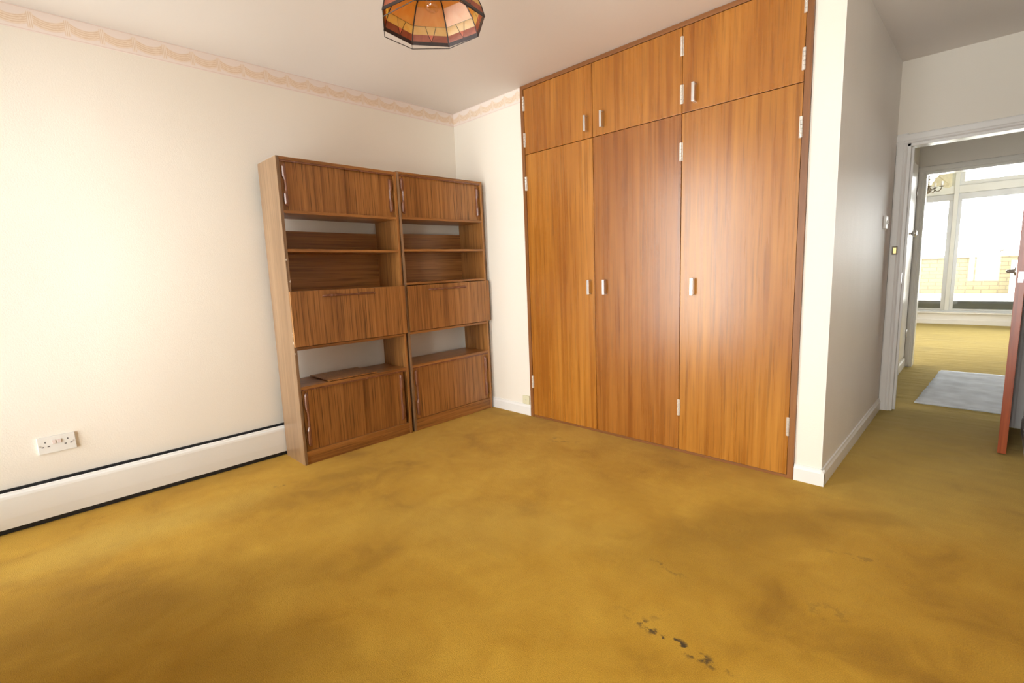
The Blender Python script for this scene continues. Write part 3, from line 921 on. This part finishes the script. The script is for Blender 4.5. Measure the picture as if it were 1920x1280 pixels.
# ------------------------------------------------------------------ skirting heater along the left wall
ht = thing('skirting_heater', 'long low white skirting convector heater on the left wall', 'heater', (0.0, -3.10, 0))
LEN = 3.02
hp = [(0.050, 0.024), (0.059, 0.027), (0.062, 0.080), (0.061, 0.176), (0.058, 0.188), (0.050, 0.192), (0.047, 0.194), (0.046, 0.199), (0.040, 0.203), (0.036, 0.200), (0.046, 0.186), (0.055, 0.172), (0.054, 0.030)]
MB().loft([[(x, y, z) for x, z in hp] for y in (0.0, LEN)]).build('front_panel', 'heater', ht)
MB().box(0.001, 0.010, 0.0, LEN, 0.0, 0.2085, 0.0).build('back_plate', 'black', ht)
MB().box(0.010, 0.046, 0.002, LEN - 0.002, 0.001, 0.190).build('element', 'black', ht)
ec = MB().box(0.0105, 0.062, -0.02, 0.0, 0.0, 0.205, 0.004).build('end_cap', 'heater', ht)

# ------------------------------------------------------------------ double socket
sk = thing('power_socket', 'white double power socket low on the left wall', 'socket', (0.0, -2.757, 0.386))
MB().box(0.0, 0.010, -0.073, 0.073, -0.043, 0.043, 0.003).build('face_plate', 'plastic', sk)
for s in (-1, 1):
    for (a, b, w, h) in ((0, 0.016, 0.0045, 0.009), (-0.011, -0.008, 0.009, 0.005), (0.011, -0.008, 0.009, 0.005)):
        cy = s * 0.043 + a
        MB().box(0.0098, 0.0106, cy - w / 2, cy + w / 2, b - h / 2, b + h / 2).build('pin_hole', 'pinhole', sk)
    MB().box(0.0098, 0.0135, s * 0.0105 - 0.007, s * 0.0105 + 0.007, 0.002, 0.022, 0.0015).build('rocker_switch', 'rocker', sk)
    MB().lathe([(0.0032, 0.0095), (0.0032, 0.0108)], 10, (0, s * 0.063, 0.0), 'x').build('screw', 'alu', sk)

# ------------------------------------------------------------------ small wall fittings
jb = thing('junction_box', 'small cream junction box above the skirting beside the wardrobe', 'wall box', (0.742, 0.0, 0.125))
MB().box(-0.036, 0.036, -0.016, 0, -0.036, 0.036, 0.005).build('cover', 'cream_plastic', jb)
MB().lathe([(0.004, -0.0165), (0.004, -0.0155)], 8, (0.0, 0, 0), 'y').build('screw', 'alu', jb)
sw = thing('light_switch', 'white light switch on the passage wall by the door frame', 'light switch', (XP + 0.002, 1.440, 1.393))
MB().box(0, 0.015, -0.043, 0.043, -0.043, 0.043, 0.003).build('face_plate', 'plastic', sw)
MB().box(0.0145, 0.021, -0.008, 0.008, -0.013, 0.013, 0.002).build('rocker_switch', 'plastic', sw)

# ------------------------------------------------------------------ stained-glass pendant
LC = Vector((1.891, -1.640, H))
pl = thing('pendant_lamp', 'amber stained-glass pendant lamp hanging from the ceiling', 'pendant lamp', LC)
A0 = -3093.86936
ZR = 2.05 - H
prof = [(0.1865, 0.0), (0.183, 0.012), (0.177, 0.034), (0.166, 0.060), (0.132, 0.112), (0.088, 0.148), (0.046, 0.164)]
dirs = [Vector((math.cos(A0 + k * PI / 4), math.sin(A0 + k * PI / 4), 0)) for k in range(8)]


def lp(k, lev, f=0.0, out=0.0):
    """point on the shade: rim corner k (+ fraction f towards the next corner) at a fractional profile level"""
    i = min(int(lev), len(prof) - 2)
    q = lev - i
    r = prof[i][0] * (1 - q) + prof[i + 1][0] * q + out
    z = prof[i][1] * (1 - q) + prof[i + 1][1] * q + out * 0.5
    d = dirs[k % 8] * (1 - f) + dirs[(k + 1) % 8] * f
    return Vector((d.x * r, d.y * r, ZR + z))


def sheet(quads):
    mb = MB()
    for lo in quads:
        o_ = [p for p in lo]
        c = sum(o_, Vector()) / len(o_)
        n_ = (o_[1] - o_[0]).cross(o_[2] - o_[0]).normalized() * 0.0012
        mb.loft([[p - n_ for p in o_], [p + n_ for p in o_]])
    return mb


for k in range(8):
    am = sheet([[lp(k, l), lp(k, l, 1), lp(k, l + 1, 1), lp(k, l + 1)] for l in (3, 4, 5)]).build('glass_panel', 'amber', pl)
    sheet([[lp(k, 1), lp(k, 1, 0.47), lp(k, 2, 0.40), lp(k, 2)], [lp(k, 1, 0.47), lp(k, 1, 1), lp(k, 2, 1), lp(k, 2, 0.56)]]).build('red_band', 'redglass', am)
    sheet([[lp(k, 2), lp(k, 2, 0.40), lp(k, 3, 0.32), lp(k, 3)], [lp(k, 2, 0.56), lp(k, 2, 1), lp(k, 3, 1), lp(k, 3, 0.64)]]).build('yellow_band', 'yellow', am)
    sheet([[lp(k, 2, 0.40), lp(k, 2, 0.56), lp(k, 3, 0.64), lp(k, 3, 0.32)]]).build('yellow_wedge', 'yellow', am)
    sheet([[lp(k, 1, 0.47), lp(k, 2, 0.56), lp(k, 2, 0.40)]]).build('salmon_wedge', 'pinkglass', am)
    ln = MB()
    ln.tube([lp(k, 3), lp(k, 3, 1)], 0.0014, 6)
    ln.tube([lp(k, 2), lp(k, 2, 1)], 0.0012, 6)
    ln.tube([lp(k, 1, 0.47), lp(k, 2, 0.40), lp(k, 3, 0.32)], 0.0017, 6)
    ln.tube([lp(k, 1, 0.47), lp(k, 2, 0.56), lp(k, 3, 0.64)], 0.0017, 6)
    ln.build('came', 'lead', am)
    rb = MB().tube([lp(k, l) for l in (0, 1, 2, 3, 4, 5, 6)], 0.0034, 8)
    rb.build('rib', 'lead', pl, True)
    sheet([[lp(k, 0), lp(k, 0, 1), lp(k, 1, 1), lp(k, 1)]]).build('rim_strip', 'lead', pl)
# loose wire rim sagging on the far left side
wr = MB()
sag = [Vector((0, 0, -0.0285 * max(0.0, 0.5 - 0.5 * math.cos((k - 4.6) * PI / 4)) ** 1.2)) for k in range(8)]
FAR = None
MBR = []
for k in range(8):
    MBR.append(lp(k, 0, 0, 0.0))
camdir = (Vector((CAM.x, CAM.y, 0)) - Vector((LC.x, LC.y, 0))).normalized()
leftv = Vector((-camdir.y, camdir.x, 0))           # towards image right as seen from the camera
pts = []
for p in MBR:
    s = p.xy.normalized().dot((-leftv).xy)          # 1 on the camera's left side
    pts.append(p + Vector((0, 0, -0.021 * max(0.0, 0.45 + 0.55 * s))))
for k in range(8):
    wr.tube([pts[k], pts[(k + 1) % 8]], 0.0014, 6)
    wr.tube([MBR[k], pts[k] + Vector((0, 0, -0.0005))], 0.001, 6)
wr.build('wire_rim', 'lead', pl)
MB().lathe([(0.048, ZR + 0.160), (0.050, ZR + 0.166), (0.040, ZR + 0.172), (0.012, ZR + 0.178), (0.012, ZR + 0.20)], 16).build('crown_cap', 'lead', pl, True)
MB().lathe([(0.019, ZR + 0.160), (0.020, ZR + 0.130), (0.018, ZR + 0.120), (0.016, ZR + 0.118)], 16).build('lamp_holder', 'plastic', pl, True)
MB().tube([(0, 0, ZR + 0.19), (0, 0, -0.03)], 0.0035, 8).build('cord', 'plastic', pl, True)
MB().lathe([(0.045, 0.0), (0.044, -0.012), (0.030, -0.026), (0.010, -0.034)], 20).build('ceiling_rose', 'plastic', pl, True)
bl = MB().lathe([(0.013, ZR + 0.122), (0.014, ZR + 0.108), (0.020, ZR + 0.094), (0.028, ZR + 0.078), (0.030, ZR + 0.066), (0.027, ZR + 0.053), (0.018, ZR + 0.042), (0.006, ZR + 0.038)], 20).build('bulb', 'bulb', pl, True)
MB().tube([(-0.008, 0, ZR + 0.10), (-0.010, 0, ZR + 0.075), (0, 0, ZR + 0.080), (0.010, 0, ZR + 0.075), (0.008, 0, ZR + 0.10)], 0.0006, 5).build('filament', 'alu', bl)

# ------------------------------------------------------------------ rug in the hall
rg = MB()
nx_, ny_ = 14, 34
RW, RL = 0.70, 1.50
grid = []
for j in range(ny_ + 1):
    row = []
    for i in range(nx_ + 1):
        x = RW * i / nx_ + (random.random() - 0.5) * (0.012 if j in (0, ny_) or i in (0, nx_) else 0)
        y = RL * j / ny_ + (random.random() - 0.5) * (0.012 if j in (0, ny_) else 0)
        z = 0.012 + 0.003 * math.sin(j * 0.9 + i * 0.2) + 0.002 * math.sin(j * 0.37 + 1)
        row.append((x, y, z))
    grid.append(row)
bmv = [[rg.bm.verts.new(p) for p in r] for r in grid]
bmb = [[rg.bm.verts.new((p[0], p[1], 0.001)) for p in r] for r in grid]
for j in range(ny_):
    for i in range(nx_):
        rg.bm.faces.new((bmv[j][i], bmv[j][i + 1], bmv[j + 1][i + 1], bmv[j + 1][i]))
        rg.bm.faces.new((bmb[j][i], bmb[j + 1][i], bmb[j + 1][i + 1], bmb[j][i + 1]))
for j in range(ny_):
    for i in (0, nx_):
        rg.bm.faces.new((bmv[j][i], bmv[j + 1][i], bmb[j + 1][i], bmb[j][i]))
for i in range(nx_):
    for j in (0, ny_):
        rg.bm.faces.new((bmv[j][i], bmv[j][i + 1], bmb[j][i + 1], bmb[j][i]))
ro = tag(rg.build('hall_rug', 'rug', None, True), 'pale blue-grey rug on the hall carpet beyond the doorway', 'rug')
ro.location = (3.006, 2.085, 0.0)
ro.rotation_euler = (0, 0, math.radians(-2.5))

# ------------------------------------------------------------------ chandelier and cloth in the living room
CH = Vector((2.66, 6.0, 2.56))
ch = thing('chandelier', 'small brass candle chandelier in front of the far window', 'chandelier', CH)
zc = lambda z: z - CH.z
MB().lathe([(0.05, 0.0), (0.045, -0.015), (0.012, -0.03)], 16).build('ceiling_rose', 'antique', ch, True)
MB().tube([(0, 0, -0.025), (0, 0, zc(2.25))], 0.004, 8).build('chain', 'antique', ch, True)
MB().lathe([(0.006, zc(2.26)), (0.016, zc(2.245)), (0.010, zc(2.225)), (0.012, zc(2.19)), (0.010, zc(2.165)), (0.026, zc(2.150)), (0.012, zc(2.130)), (0.012, zc(2.105)), (0.032, zc(2.090)), (0.014, zc(2.070)),
            (0.014, zc(2.055)), (0.036, zc(2.030)), (0.052, zc(2.005)), (0.044, zc(1.985)), (0.020, zc(1.972)), (0.008, zc(1.962))], 18).build('column', 'antique', ch, True)
for k in range(5):
    a = -0.15 + k * 2 * PI / 5
    d = Vector((math.cos(a), math.sin(a), 0))
    arm = MB().tube([d * r + Vector((0, 0, zc(z))) for r, z in ((0.03, 2.005), (0.055, 2.018), (0.075, 2.006), (0.095, 1.982), (0.12, 1.985), (0.14, 2.01), (0.146, 2.035))], 0.0055, 8).build('arm', 'antique', ch, True)
    c = d * 0.146
    MB().lathe([(0.010, zc(2.034)), (0.028, zc(2.040)), (0.030, zc(2.046)), (0.012, zc(2.050))], 14, (c.x, c.y, 0)).build('drip_pan', 'antique', arm, True)
    MB().lathe([(0.011, zc(2.049)), (0.011, zc(2.105)), (0.004, zc(2.112))], 12, (c.x, c.y, 0)).build('candle_tube', 'candle', arm, True)
# scalloped cloth hanging at the top of the window by the mullion
cl = MB()
outline = [(2.635, 2.50), (2.633, 2.40), (2.62, 2.385), (2.59, 2.37), (2.585, 2.33), (2.560, 2.31), (2.550, 2.25), (2.60, 2.225), (2.66, 2.235), (2.71, 2.205), (2.765, 2.19), (2.80, 2.21), (2.80, 2.50)]
n_ = 7
front = []
for li in range(2):
    front.append([(x, YL - 0.10 + 0.012 * math.sin(x * 90) + li * 0.006, z) for x, z in outline])
cl.loft(front)
rail = tag(MB().tube([(1.6, YL - 0.10, 2.515), (4.6, YL - 0.10, 2.515)], 0.012, 8).build('curtain_rail', 'gloss'), 'slim white curtain rail across the top of the far window', 'curtain rail')
tag(cl.build('window_swag', 'cloth'), 'cream scalloped cloth hanging at the far window behind the chandelier', 'curtain')
